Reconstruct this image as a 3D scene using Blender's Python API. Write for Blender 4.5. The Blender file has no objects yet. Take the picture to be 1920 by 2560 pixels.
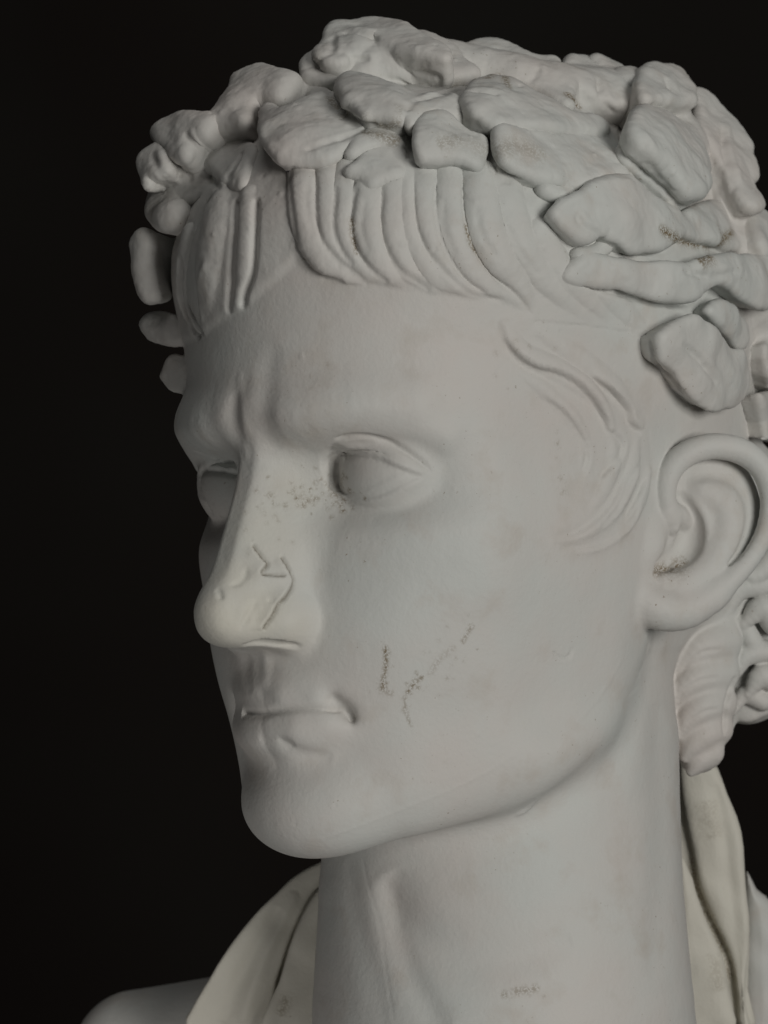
import bpy, math
import numpy as np
from mathutils import Vector, Matrix
from mathutils.bvhtree import BVHTree

VOX = 0.07     # cm between surface samples
SC = bpy.context.scene
f32 = np.float32

# ---------------------------------------------------------------- camera (cm in, metres out)
TH, EP, RO = math.radians(42.0), math.radians(2.5), math.radians(-2.4)
AX, AZ, DIST, FPX = -2.44, -1.0, 95.0, 7150.0
fw = np.array([-math.sin(TH)*math.cos(EP), math.cos(TH)*math.cos(EP), math.sin(EP)])
r0 = np.array([math.cos(TH), math.sin(TH), 0.0]); u0 = np.cross(r0, fw)
cr = r0*math.cos(RO)+u0*math.sin(RO); cu = u0*math.cos(RO)-r0*math.sin(RO)
AIM = r0*AX+np.array([0, 0, AZ]); CAM = AIM-fw*DIST
def proj(X):
    q = np.asarray(X)-CAM; z = q@fw
    return np.stack([960+FPX*(q@cr)/z, 1280-FPX*(q@cu)/z, z], -1)
def ray(px, py):
    d = fw+cr*(px-960)/FPX-cu*(py-1280)/FPX
    return d/np.linalg.norm(d)
cam = bpy.data.cameras.new('camera'); co = bpy.data.objects.new('camera', cam); SC.collection.objects.link(co)
co.matrix_world = Matrix(((cr[0], cu[0], -fw[0], CAM[0]*.01), (cr[1], cu[1], -fw[1], CAM[1]*.01), (cr[2], cu[2], -fw[2], CAM[2]*.01), (0, 0, 0, 1)))
cam.sensor_fit = 'VERTICAL'; cam.sensor_height = 36; cam.lens = 36*FPX/2560
cam.dof.use_dof = True; cam.dof.focus_distance = .885; cam.dof.aperture_fstop = 18
cam.clip_start = .01; cam.clip_end = 50
SC.camera = co

# ---------------------------------------------------------------- light
W = bpy.data.worlds.new('World'); SC.world = W; W.use_nodes = True
W.node_tree.nodes['Background'].inputs[0].default_value = (1, .98, .95, 1)
W.node_tree.nodes['Background'].inputs[1].default_value = 0.022
SC.view_settings.view_transform = 'Standard'; SC.view_settings.look = 'None'; SC.view_settings.exposure = 0
def area(name, pos, tgt, size, watt, col):
    l = bpy.data.lights.new(name, 'AREA'); l.size = size*.01; l.energy = watt; l.color = col
    o = bpy.data.objects.new(name, l); SC.collection.objects.link(o)
    p = Vector(pos)*.01; o.location = p; o.rotation_euler = (Vector(tgt)*.01-p).to_track_quat('-Z', 'Y').to_euler()
area('key_light', CAM-fw*60+cr*100+cu*20, (0, 0, -4), 75, 18.8, (1, .98, .935))
area('fill_light', CAM+fw*65-cr*10+cu*105, (0, 2, -4), 50, 1.25, (1, .98, .95))

area('low_light', AIM-cr*20-cu*38-fw*26, AIM-cr*6-cu*17+fw*6, 24, .32, (1, .97, .93))  # added lamp below the view, brightens the far shoulder and left of the neck

# ---------------------------------------------------------------- implicit-surface helpers
def smin(a, b, k):
    h = np.clip(.5+.5*(b-a)/k, 0, 1); return b+(a-b)*h-k*h*(1-h)
def smax(a, b, k): return -smin(-a, -b, k)
def ln(v): return np.sqrt(np.einsum('ij,ij->i', v, v))
def ell(P, c, r, R=None):
    q = P-np.asarray(c, f32)
    if R is not None: q = q@R
    r = np.asarray(r, f32); a = ln(q/r); b = ln(q/(r*r)); return a*(a-1)/np.maximum(b, 1e-6)
def cap(P, a, b, ra, rb):
    a = np.asarray(a, f32); b = np.asarray(b, f32); ab = b-a
    t = np.clip((P-a)@ab/max(ab@ab, 1e-9), 0, 1).astype(f32)
    return ln(P-a-t[:, None]*ab)-(ra+(rb-ra)*t)
def catmull(pts, n):
    p = np.asarray(pts, float)
    if len(p) < 3: return np.array([p[0]+(p[-1]-p[0])*t for t in np.linspace(0, 1, n+1)])
    p = np.vstack([2*p[0]-p[1], p, 2*p[-1]-p[-2]]); out = []
    for i in range(1, len(p)-2):
        for t in np.linspace(0, 1, n, endpoint=False):
            out.append(.5*((2*p[i])+(p[i+1]-p[i-1])*t+(2*p[i-1]-5*p[i]+4*p[i+1]-p[i+2])*t*t+(3*p[i]-p[i-1]-3*p[i+1]+p[i+2])*t**3))
    out.append(p[-2]); return np.array(out)
def band(P, pts, nrm, flat, n=4, k=.02):
    """a chain squashed along nrm"""
    M = (np.eye(3)+(flat-1)*np.outer(nrm, nrm)).astype(f32); p = np.asarray(pts, float).copy(); p[:, :3] = p[:, :3]@M
    return chain(P@M, p, n, k)/flat**.5
def chain(P, pts, n=3, k=0):
    p = catmull(pts, n); d = None
    for i in range(len(p)-1):
        e = cap(P, p[i, :3], p[i+1, :3], p[i, 3], p[i+1, 3])
        d = e if d is None else (np.minimum(d, e) if k == 0 else smin(d, e, k))
    return d
def rotm(rx=0, ry=0, rz=0):
    return np.array(Matrix.Rotation(math.radians(rz), 3, 'Z')@Matrix.Rotation(math.radians(ry), 3, 'Y')@Matrix.Rotation(math.radians(rx), 3, 'X'), f32)
def sst(a, b, x):
    t = np.clip((x-a)/(b-a), 0, 1); return t*t*(3-2*t)

# polar table of the face without features: radius by height and by angle from the front
ZT = np.array([8, 6, 4.5, 3, 2.2, 1.6, 1.05, .5, -.6, -2, -3.5, -5, -6.3, -7.5, -9, -10.5, -12, -13.5])
FT = np.array([0, 12, 24, 36, 48, 60, 75, 90, 110, 140, 180.])
RT = np.array([
 [9.0, 9.0, 8.9, 8.6, 8.2, 7.8, 7.4, 7.4, 7.6, 8, 8],
 [9.5, 9.4, 9.1, 8.7, 8.1, 7.6, 7.2, 7.2, 7.5, 8, 8],
 [9.7, 9.6, 9.25, 8.7, 8.05, 7.5, 7.1, 7.1, 7.4, 8, 8],
 [9.85, 9.75, 9.35, 8.75, 8.05, 7.4, 7.0, 7.05, 7.3, 8, 8],
 [9.9, 9.9, 9.5, 8.9, 8.12, 7.37, 6.96, 7.0, 7.2, 8, 8],
 [9.9, 9.95, 9.55, 8.9, 8.15, 7.36, 6.95, 7.0, 7.2, 8, 8],
 [9.5, 9.4, 9.2, 8.75, 8.15, 7.35, 6.95, 7.0, 7.2, 8, 8],
 [9.1, 8.75, 8.55, 8.45, 8.12, 7.36, 6.95, 7.0, 7.2, 8, 8],
 [8.7, 8.2, 8.0, 8.2, 8.1, 7.45, 7.0, 7.0, 7.2, 8, 8],
 [8.7, 8.8, 8.8, 8.7, 8.35, 7.6, 7.1, 7.0, 7.1, 7.5, 7.5],
 [9.0, 9.0, 8.9, 8.6, 8.2, 7.5, 7.05, 6.9, 6.9, 7, 7],
[9.3, 9.2, 8.9, 8.35, 7.75, 7.2, 6.8, 6.75, 6.5, 6, 6],
 [9.2, 9.1, 8.7, 8.05, 7.45, 6.9, 6.6, 6.55, 6.2, 5, 5],
 [9.0, 8.9, 8.4, 7.7, 7.2, 6.7, 6.5, 6.4, 6., 5, 5],
 [8.6, 8.5, 8.1, 7.5, 7.08, 6.9, 6.72, 6.6, 6.0, 5, 5],
 [8.85, 8.65, 7.95, 7.25, 6.85, 6.68, 6.55, 6.42, 5.7, 5, 5],
 [8.7, 8.4, 7.6, 6.9, 6.45, 6.2, 6.0, 5.9, 5.4, 5, 5],
 [8.5, 8, 7, 6, 5.5, 5.2, 5, 5, 5, 5, 5]])
def smooth_curve(x, y, n=240):
    x, y = np.asarray(x, float), np.asarray(y, float); q = np.linspace(x[0], x[-1], n); v = np.interp(q, x, y); w = np.hanning(31); w /= w.sum()
    pad = np.r_[2*v[0]-v[15:0:-1], v, 2*v[-1]-v[-2:-17:-1]]; return q, np.convolve(pad, w, 'valid')
JY, JZ = smooth_curve([-12, -9, -6, -3, 0, 1.5, 3], [-11.7, -11.65, -11.5, -11.0, -9.5, -8.0, -5.8])
def dense_table():
    def nat(x, y, xq, flat0=False):  # monotone-ish cubic (catmull on uneven knots)
        m = np.gradient(y, x, axis=0); m[0] = 0 if flat0 else m[0]; i = np.clip(np.searchsorted(x, xq)-1, 0, len(x)-2)
        h = x[i+1]-x[i]; t = (xq-x[i])/h; t2 = t*t; t3 = t2*t
        return (2*t3-3*t2+1)[:, None]*y[i]+((t3-2*t2+t)*h)[:, None]*m[i]+(-2*t3+3*t2)[:, None]*y[i+1]+((t3-t2)*h)[:, None]*m[i+1]
    zq = np.linspace(-13.5, 8, 173); fq = np.linspace(0, 180, 181)
    A = nat(ZT[::-1], RT[::-1], zq)
    return nat(FT, A.T, fq, True).T.astype(f32)
TAB = dense_table()
def face_base(P):
    x, y, z = np.abs(P[:, 0]), P[:, 1], P[:, 2]
    rho = np.sqrt(x*x+y*y); phi = np.degrees(np.arctan2(x, -y))
    a = np.clip((z+13.5)/21.5*172, 0, 171.99); b = np.clip(phi, 0, 179.99)
    i = a.astype(int); j = b.astype(int); s = a-i; t = b-j
    R = TAB[i, j]*(1-s)*(1-t)+TAB[i+1, j]*s*(1-t)+TAB[i, j+1]*(1-s)*t+TAB[i+1, j+1]*s*t
    d = (rho-R)*.93
    jaw = (np.interp(y, JY, JZ).astype(f32)+.015*x*x-z)*.9
    d = smax(d, jaw.astype(f32), 1.6)
    return smax(d, z-8, 1.5)

EYE = np.array([3.08, -6.65, 0.0], f32); ER = 1.38
def eye_feature(P):
    x, y, z = np.abs(P[:, 0]), P[:, 1], P[:, 2]
    q = (np.stack([x, y, z], 1)-EYE)/np.array([1.1, 1, 1], f32); L = ln(q)
    ball = L-ER
    u = (x-1.72)/(4.62-1.72); uu = np.clip(u, 0, 1)
    up = -.1+1.55*(uu**.33)*((1-uu)**.72)*.9+.1*uu
    lo = -.2-1.2*(uu**.3)*((1-uu)**.75)*.9+.15*uu
    ap = np.maximum(np.maximum(z-up, lo-z), np.maximum(-u, u-1)*2.8)   # <0 inside the opening
    cut = smax(ap*.8, ER+.08+.2*sst(.6, 1.02, u)-L, .03)
    L2 = ln((np.stack([x, y, z+.12], 1)-EYE)/np.array([1.1, 1, 1], f32))
    return L2-ER-.18, L-ER-.24, cut
class Field:
    def __init__(s, P): s.P = P.astype(f32); s.d = np.full(len(P), 50, f32); s.lab = np.zeros(len(P), np.int16)
    def sel(s, box):
        if box is None: return slice(None)
        lo, hi = box; P = s.P; m = (P[:, 2] > lo[2]) & (P[:, 2] < hi[2]); idx = np.nonzero(m)[0]
        Q = P[idx]; m = (Q[:, 0] > lo[0]) & (Q[:, 0] < hi[0]) & (Q[:, 1] > lo[1]) & (Q[:, 1] < hi[1])
        return idx[m]
    def add(s, fn, k, box=None, lab=None, op='u'):
        i = s.sel(box)
        if not isinstance(i, slice) and len(i) == 0: return
        P = s.P[i]; e = fn(P).astype(f32); o = s.d[i]
        if op == 'u':
            if lab is not None: s.lab[i] = np.where(e < o, lab, s.lab[i])
            s.d[i] = smin(o, e, k) if k > 0 else np.minimum(o, e)
        elif op == 's': s.d[i] = smax(o, -e, k)
        else: s.d[i] = o+e
def ball_box(c, r): c = np.asarray(c, float); return (c-r, c+r)
def sym(fn): return lambda P: fn(np.stack([np.abs(P[:, 0]), P[:, 1], P[:, 2]], 1))
def symbox(lo, hi): return ((-hi[0], lo[1], lo[2]), hi)
def gauss(P, c, r, amp):   # symmetric push (+ out) as a field offset
    q = (np.stack([np.abs(P[:, 0]), P[:, 1], P[:, 2]], 1)-np.asarray(c, f32))/np.asarray(r, f32)
    return -amp*np.exp(-np.einsum('ij,ij->i', q, q))

NZ = np.array([-5.6, -5.2, -4.7, -4.1, -3.4, -2.6, -1.7, -1.0, -.3, .4, 1.0, 1.6, 2.2, 3.0])
NY = np.array([-10.5, -11.2, -11.65, -11.72, -11.4, -11.0, -10.6, -10.3, -10.0, -9.8, -9.75, -9.8, -9.8, -9.4])
NS = np.array([1.55, 1.5, 1.5, 1.55, 1.65, 1.75, 1.75, 1.75, 1.75, 1.75, 1.7, 1.6, 1.5, 1.5])
NW = np.array([.9, .9, .88, .84, .78, .75, .7, .68, .68, .7, .75, .8, .9, 1.0])
NQ, NY = smooth_curve(NZ, NY, 400); NS = smooth_curve(NZ, NS, 400)[1]; NW = smooth_curve(NZ, NW, 400)[1]; NZ = NQ
def nose(P):
    x, y, z = np.abs(P[:, 0]), P[:, 1], P[:, 2]
    yr = np.interp(z, NZ, NY); w = np.interp(z, NZ, NW)
    g = np.sqrt(np.maximum(x-w*.35, 0)**2+(w*.55)**2)-w*.55
    d = (yr+np.interp(z, NZ, NS)*g-y)*.5
    d = smax(d, (x-np.interp(z, [-5.5, -5.0, -4.4, -3.7, -3.1, -1], [1.3, 1.68, 1.82, 1.7, 1.6, 2.2]))*.9, .4)
    d = smax(d, (np.interp(y, [-12.2, -11.4, -10.5, -9.5], [-4.7, -5.2, -5.25, -5.4])-z)*.95, .45)
    return smax(d, z-3.2, .8)

def field0(P, full=True):
    F = Field(P); A = F.add
    A(face_base, 0, None, 0)
    # skull under the hair
    A(lambda Q: ell(Q, (0, 2.0, 4.7), (7.6, 11.3, 8.5)), 1.2, None, 0)
    A(lambda Q: ell(Q, (0, -.8, 7.0), (7.5, 9.0, 5.7)), 1.0, None, 0)
    A(lambda Q: ell(Q, (0, 5.2, -.8), (6.7, 8.4, 6.5)), 1.5, None, 0)
    # neck
    A(lambda Q: chain(Q, [(0, 2.6, -4, 5.2), (-.1, 2.1, -9, 5.8), (-.2, 1.6, -14, 6.1), (-.3, 1.5, -22, 6.7)], 2), 1.25, None, 0)
    # nose
    nb = symbox((0, -15, -7.5), (4.5, -5, 4))
    A(nose, .55, nb)
    A(lambda Q: ell(Q, (0, -10.85, -4.2), (.84, .98, .92)), .5, nb)
    A(sym(lambda Q: ell(Q, (1.15, -9.2, -4.5), (.62, 1.0, .75))), .5, nb)
    A(sym(lambda Q: chain(Q, [(.6, -10.75, -5.25, .1), (.9, -10.45, -5.15, .18), (1.25, -9.95, -5.15, .18), (1.5, -9.5, -5.35, .1)], 3)), .12, nb, op='s')
    A(sym(lambda Q: chain(Q, [(1.0, -9.4, 1.85, .5), (2.0, -9.3, 1.72, .55), (3.4, -8.6, 1.9, .45), (4.6, -7.4, 1.9, .3)], 3)), 1.1, symbox((0, -12, -1), (8, -4, 5)))
    A(sym(lambda Q: chain(Q, [(1.6, -8.3, 1.85, .45), (2.9, -8.4, 1.85, .5), (4.2, -7.55, 1.5, .5), (5.1, -6.5, .85, .42)], 3)), .5, symbox((0, -12, -1), (8, -4, 5)))
    # eyes
    eb = symbox((0, -10, -2.6), (6.5, -4, 2.6))
    A(lambda Q: eye_feature(Q)[1], .32, eb)
    A(lambda Q: eye_feature(Q)[2], .1, eb, op='s')
    A(lambda Q: eye_feature(Q)[0], .02, eb)
    # lips
    mb = symbox((0, -13, -10), (4.5, -6, -5))
    A(lambda Q: ell(Q, (0, -6.5, -7.1), (2.6, 2.75, 2.2)), .8, mb)
    A(sym(lambda Q: chain(Q, [(0, -8.9, -6.72, .48), (.6, -8.87, -6.65, .52), (1.3, -8.5, -6.72, .46), (2.0, -7.9, -7.0, .3)], 4, .1)), .5, mb)
    A(sym(lambda Q: chain(Q, [(0, -8.92, -7.92, .68), (.7, -8.87, -7.92, .71), (1.4, -8.5, -7.85, .64), (2.1, -7.8, -7.65, .45)], 4, .1)), .5, mb)
    A(sym(lambda Q: chain(Q, [(2.05, -8.55, -7.0, .04), (2.28, -8.32, -7.3, .08), (2.38, -8.15, -7.55, .02)], 4)), .7, mb, op='s')
    # chin
    A(lambda Q: ell(Q, (0, -7.42, -10.15), (2.1, 1.7, 1.5)), 1.2, symbox((0, -13, -14), (5, -4, -7)))
    return F

def field(P):
    F = field0(P)
    for fn, k, box, lab, op in PRIMS: F.add(fn, k, box, lab, op)
    F.d = smax(F.d, LO[2]+.4-F.P[:, 2], .1)
    return F
PRIMS = []
LO = np.array([-19., -15., -22.4]); HI = np.array([15., 15., 16.])

# ---------------------------------------------------------------- meshing (surface nets on a block-sparse grid)
def build_mesh(h, B=8):
    n = np.ceil((HI-LO)/(h*B)).astype(int); N = n*B+1
    g = [LO[i]+(np.arange(n[i])+.5)*h*B for i in range(3)]
    C = np.stack(np.meshgrid(*g, indexing='ij'), -1).reshape(-1, 3)
    d = field(C).d; act = np.nonzero(np.abs(d) < h*B*1.05+.12)[0]
    D = np.repeat(np.repeat(np.repeat(np.sign(d).astype(np.int8).reshape(n), B, 0), B, 1), B, 2).astype(f32)*9
    D = np.pad(D, ((0, 1),)*3, mode='edge'); L = np.zeros(D.shape, np.int16)
    bi = np.stack(np.unravel_index(act, n), -1)
    o = np.stack(np.meshgrid(*[np.arange(B)]*3, indexing='ij'), -1).reshape(-1, 3)
    for s in range(0, len(bi), 3000):
        I = (bi[s:s+3000, None, :]*B+o[None]).reshape(-1, 3)
        F = field(LO+I*h); D[I[:, 0], I[:, 1], I[:, 2]] = F.d; L[I[:, 0], I[:, 1], I[:, 2]] = F.lab
    S = D < 0
    S8 = [S[i:N[0]-1+i, j:N[1]-1+j, k:N[2]-1+k] for i in (0, 1) for j in (0, 1) for k in (0, 1)]
    an = S8[0].copy(); al = S8[0].copy()
    for q in S8[1:]: an |= q; al &= q
    cells = np.argwhere(an & ~al)
    vid = np.full(N-1, -1, np.int32); vid[cells[:, 0], cells[:, 1], cells[:, 2]] = np.arange(len(cells))
    cor = np.array([(i, j, k) for i in (0, 1) for j in (0, 1) for k in (0, 1)])
    val = np.stack([D[cells[:, 0]+c[0], cells[:, 1]+c[1], cells[:, 2]+c[2]] for c in cor], 1)
    acc = np.zeros((len(cells), 3)); cnt = np.zeros(len(cells))
    for a in range(8):
        for b in range(a+1, 8):
            if abs(cor[a]-cor[b]).sum() != 1: continue
            va, vb = val[:, a], val[:, b]; m = (va < 0) != (vb < 0)
            t = np.where(m, va/np.where(m, va-vb, 1), 0)
            acc += np.where(m[:, None], cor[a]+t[:, None]*(cor[b]-cor[a]), 0); cnt += m
    V = LO+(cells+acc/cnt[:, None])*h
    quads = []
    for ax in range(3):
        b, c = (ax+1) % 3, (ax+2) % 3
        sl0 = [slice(1, -1)]*3; sl0[ax] = slice(0, N[ax]-1); sl1 = list(sl0); sl1[ax] = slice(1, N[ax])
        A0, A1 = S[tuple(sl0)], S[tuple(sl1)]
        e = np.argwhere(A0 != A1); off = np.array([1, 1, 1]); off[ax] = 0; e = e+off
        inn = S[e[:, 0], e[:, 1], e[:, 2]]
        eb = np.zeros(3, int); eb[b] = 1; ec = np.zeros(3, int); ec[c] = 1
        q = [e-eb-ec, e-ec, e, e-eb]
        Q = np.stack([vid[w[:, 0], w[:, 1], w[:, 2]] for w in q], 1)
        Q[~inn] = Q[~inn][:, ::-1]; quads.append(Q)
    Q = np.vstack(quads); Q = Q[(Q >= 0).all(1)]
    for it in range(1):    # settle the vertices on the true surface
        e = h*.35; d0 = field(V).d; g = np.stack([field(V+np.eye(3)[i]*e).d-field(V-np.eye(3)[i]*e).d for i in range(3)], 1)/(2*e)
        g2 = np.maximum((g*g).sum(1), .05); V = V-np.clip(d0/g2, -h*.6, h*.6)[:, None]*g
    return V, Q, field(V).lab

def vnormals(V, Q):
    n = np.cross(V[Q[:, 2]]-V[Q[:, 0]], V[Q[:, 3]]-V[Q[:, 1]]); N = np.zeros_like(V)
    for i in range(3):
        for c in range(4): N[:, i] += np.bincount(Q[:, c], n[:, i], len(V))
    return N/np.maximum(np.linalg.norm(N, axis=1), 1e-12)[:, None]

import time; t0 = time.time()
V, Q, LAB = build_mesh(.25)
BVH = BVHTree.FromPolygons(V.tolist(), Q.tolist())
def hit(px, py, bvh=None):
    """point and normal where the sight line through a spot of the photograph meets the bust"""
    d = ray(px, py); h = (bvh or BVH).ray_cast(Vector(CAM), Vector(d))
    if h[0] is not None: return np.array(h[0]), np.array(h[1])
    best = None                         # grazing: the nearest the line comes to the surface
    for t in np.linspace(75, 115, 81):
        n = (bvh or BVH).find_nearest(Vector(CAM+d*t))
        if best is None or n[3] < best[0]: best = (n[3], CAM+d*t, n[0], n[1])
    p = best[1]; n = p-np.array(best[2]); n /= max(np.linalg.norm(n), 1e-6)
    return p, n
def at(px, py, depth):
    d = ray(px, py); return CAM+d*(depth/(d@fw))
def on_plane(px, py, c, n):
    d = ray(px, py); return CAM+d*(((c-CAM)@n)/(d@n))

# ear: drawn on a plane that leans off the side of the head
EC, _ = hit(1650, 1370); EC = EC+np.array([.15, 0, 0]); EN = np.array([.86, -.5, .05]); EN /= np.linalg.norm(EN)
def ep(zx, zy, h=0): return on_plane(1200+zx*.452, 1000+zy*.452, EC, EN)+EN*h
def ear_path(pts): return [(*ep(x, y, h), r) for x, y, h, r in pts]
EB = ball_box(ep(1280, 700), 5.2)
helix = ear_path([(1075, 690, -.25, .3), (1020, 560, .0, .34), (1015, 450, .15, .36), (1065, 350, .25, .37), (1160, 285, .3, .38), (1280, 262, .3, .38), (1410, 285, .3, .38), (1510, 350, .3, .36), (1570, 450, .3, .34), (1590, 580, .25, .31), (1560, 740, .2, .3), (1480, 880, .15, .3), (1390, 980, .1, .34), (1290, 1080, .0, .4)])
body = ear_path([(1250, 480, -.4, .45), (1400, 600, -.4, .5), (1380, 780, -.4, .5), (1270, 950, -.35, .5), (1120, 1050, -.3, .5)])
antihelix = ear_path([(1250, 500, -.3, .3), (1340, 560, -.2, .36), (1380, 680, -.17, .4), (1340, 830, -.17, .4), (1250, 950, -.15, .36), (1130, 1010, -.1, .32), (1020, 1010, -.1, .3)])
lobe = ear_path([(1290, 1060, -.1, .5), (1160, 1150, -.1, .62), (1020, 1160, -.12, .66), (920, 1110, -.2, .62), (870, 1000, -.35, .5)])
concha = ear_path([(1120, 540, .0, .26), (1175, 680, -.05, .42), (1160, 800, -.1, .48), (1080, 880, -.05, .36), (985, 915, .05, .22)])
scapha = ear_path([(1180, 420, .15, .2), (1290, 400, .15, .25), (1410, 430, .15, .27), (1485, 540, .15, .24), (1490, 680, .15, .2), (1440, 820, .12, .14), (1370, 910, .1, .08)])
tragus = ear_path([(960, 700, -.1, .35), (945, 800, .05, .38), (900, 890, -.1, .38)])
EU = np.cross([0, 0, 1], EN); EU /= np.linalg.norm(EU); EV = np.cross(EN, EU); ER3 = np.stack([EU, EV, EN], 1).astype(f32)
PRIMS.append((lambda Q, c=ep(1310, 640, -.5): ell(Q, c, (1.78, 2.35, .45), ER3), .3, EB, 0, 'u'))
PRIMS.append((lambda Q, c=ep(1230, 700, -1.0): ell(Q, c, (1.2, 2.0, .9), ER3), .4, EB, 0, 'u'))
for p, k in ((body, .3), (helix, .1), (antihelix, .4), (lobe, .3), (tragus, .4)):
    PRIMS.append((lambda Q, p=p: chain(Q, p, 3, .05), k, EB, 0, 'u'))
crus = ear_path([(1040, 620, -.15, .3), (1110, 630, -.3, .28), (1160, 660, -.5, .22)])
PRIMS.append((lambda Q: chain(Q, concha, 3, .1), .1, EB, None, 's'))
PRIMS.append((lambda Q: chain(Q, scapha, 3, .05), .2, EB, None, 's'))
PRIMS.append((lambda Q: chain(Q, crus, 3, .05), .25, EB, 0, 'u'))

def hpath(pts, off=0):
    out = []
    for x, y, r in pts:
        c, n = hit(x, y); out.append((*(c+n*off), r))
    return out
# far shoulder and the drapery round the neck
def dpath(pts): return [(*at(x, y, d), r) for x, y, d, r in pts]
def pbox(p, m=1.6):
    p = np.asarray(p); return (p[:, :3].min(0)-p[:, 3].max()-m, p[:, :3].max(0)+p[:, 3].max()+m)
for pts, k, lab in (
    ([(1100, 2600, 100, 3.0), (760, 2560, 103, 2.3), (560, 2600, 104, 2.3), (345, 2640, 105, 2.4)], .5, 0),):
    p = dpath(pts); PRIMS.append((lambda Q, p=p: chain(Q, p, 3), k, pbox(p), lab, 'u'))

# wreath leaves and other raised pieces, outlines traced on the photograph and laid on the head
def polysdf(u, v, pg):
    d = np.full(len(u), 1e6, f32); sg = np.ones(len(u), f32); n = len(pg)
    for i in range(n):
        ax_, ay_ = pg[i]; bx_, by_ = pg[i-1]
        ex, ey = bx_-ax_, by_-ay_; wx, wy = u-ax_, v-ay_
        t = np.clip((wx*ex+wy*ey)/max(ex*ex+ey*ey, 1e-9), 0, 1)
        d = np.minimum(d, (wx-ex*t)**2+(wy-ey*t)**2)
        c1 = v >= ay_; c2 = v < by_; c3 = ex*wy > ey*wx
        sg = np.where((c1 & c2 & c3) | (~c1 & ~c2 & ~c3), -sg, sg)
    return sg*np.sqrt(d)
def closed_catmull(p, n):
    p = np.asarray(p, float); m = len(p); out = []
    for i in range(m):
        a, b, c, d = p[i-1], p[i], p[(i+1) % m], p[(i+2) % m]
        for t in np.arange(n)/n: out.append(.5*(2*b+(c-a)*t+(2*a-5*b+4*c-d)*t*t+(3*b-a-3*c+d)*t**3))
    return np.array(out)
def leaf(poly, T, lab, mix=.35, grad=None, k=.08, rnd=.19, dome=.14, sink=1.3, back=0, under=.28, dep=None, tilt=.5, wav=.06):
    poly = np.asarray(poly, float); cen = poly.mean(0)
    if grad is None and dep is None:
        t_ = poly@np.array([-.8, .6]); a, b = poly[t_.argmax()], poly[t_.argmin()]; grad = ((a[0], a[1], T*(1+.3*tilt)), (b[0], b[1], T*(1-.9*tilt)))
    if dep is None:
        c, n = hit(*cen)
    else: c, n = at(*cen, dep), -fw
    n = n-fw*mix; n /= np.linalg.norm(n); c = c-n*back
    eu = np.cross(n, cu); eu /= np.linalg.norm(eu); ev = np.cross(n, eu)
    def loc(p): q = p-c; return np.array([q@eu, q@ev])
    pg = np.array([loc(on_plane(x, y, c, n)) for x, y in poly])
    hh = []
    if dep is None:
        for f in (1, .6, .3, 0):
            for x, y in cen+(poly-cen)*f:
                h = BVH.ray_cast(Vector(CAM), Vector(ray(x, y)))
                if h[0] is not None and np.array(h[1])@n > .15:
                    q = np.array(h[0])-c; hh.append((q@eu, q@ev, q@n))
    cf = np.zeros(6)
    if len(hh) >= 9:
        hh = np.array(hh); u, v = hh[:, 0], hh[:, 1]
        M = np.stack([u*u, u*v, v*v, u, v, np.ones_like(u)], 1); cf = np.linalg.lstsq(np.vstack([M, np.diag([.3]*2+[.3, .1, .1, .1])]), np.r_[hh[:, 2], np.zeros(6)], rcond=None)[0]
        for _ in range(2):  # re-project the outline onto the fitted cap
            new = []
            for x, y in poly:
                d = ray(x, y); p = on_plane(x, y, c, n)
                for _ in range(4):
                    a, b = loc(p); w = cf@np.array([a*a, a*b, b*b, a, b, 1]); w = np.clip(w, -2.5, 1)+T*.7
                    p = on_plane(x, y, c+n*w, n)
                new.append(loc(p))
            pg = np.array(new)
    pg = closed_catmull(pg, 3)
    gr = None
    if grad:
        (x1, y1, h1), (x2, y2, h2) = grad; a = loc(on_plane(x1, y1, c, n)); b = loc(on_plane(x2, y2, c, n)); gr = (a, b-a, h1, h2)
    R = np.stack([eu, ev, n], 1).astype(f32); c32 = c.astype(f32); ph = lab*1.7
    def fn(P):
        q = (P-c32)@R; u, v, w = q[:, 0], q[:, 1], q[:, 2]
        d2 = polysdf(u, v, pg)
        h = np.clip(cf[0]*u*u+cf[1]*u*v+cf[2]*v*v+cf[3]*u+cf[4]*v+cf[5], -2.5, 1)
        t = T
        if gr is not None: s_ = np.clip(((u-gr[0][0])*gr[1][0]+(v-gr[0][1])*gr[1][1])/(gr[1]@gr[1]), -.3, 1.3); t = gr[2]+(gr[3]-gr[2])*s_
        t = t*(1-dome*np.exp(np.minimum(d2, 0)/.4))+wav*np.sin(u*2.3+ph+.8*np.sin(v*1.9))*np.sin(v*2.6+ph*1.3+.7*np.sin(u*2.2+ph))
        top = w-h-t
        return smax(smax(d2+under*np.clip(-top, 0, 1.2), top, rnd), h-sink-w, .1)*.85
    wc = c+n*(cf[5]+T*.5); m = np.abs(pg).max(0); r = np.hypot(*m)+1.2
    ext = np.abs(eu)*m[0]+np.abs(ev)*m[1]+np.abs(n)*2.6+.6
    PRIMS.append((fn, k, (c-ext, c+ext), lab, 'u'))

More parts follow.
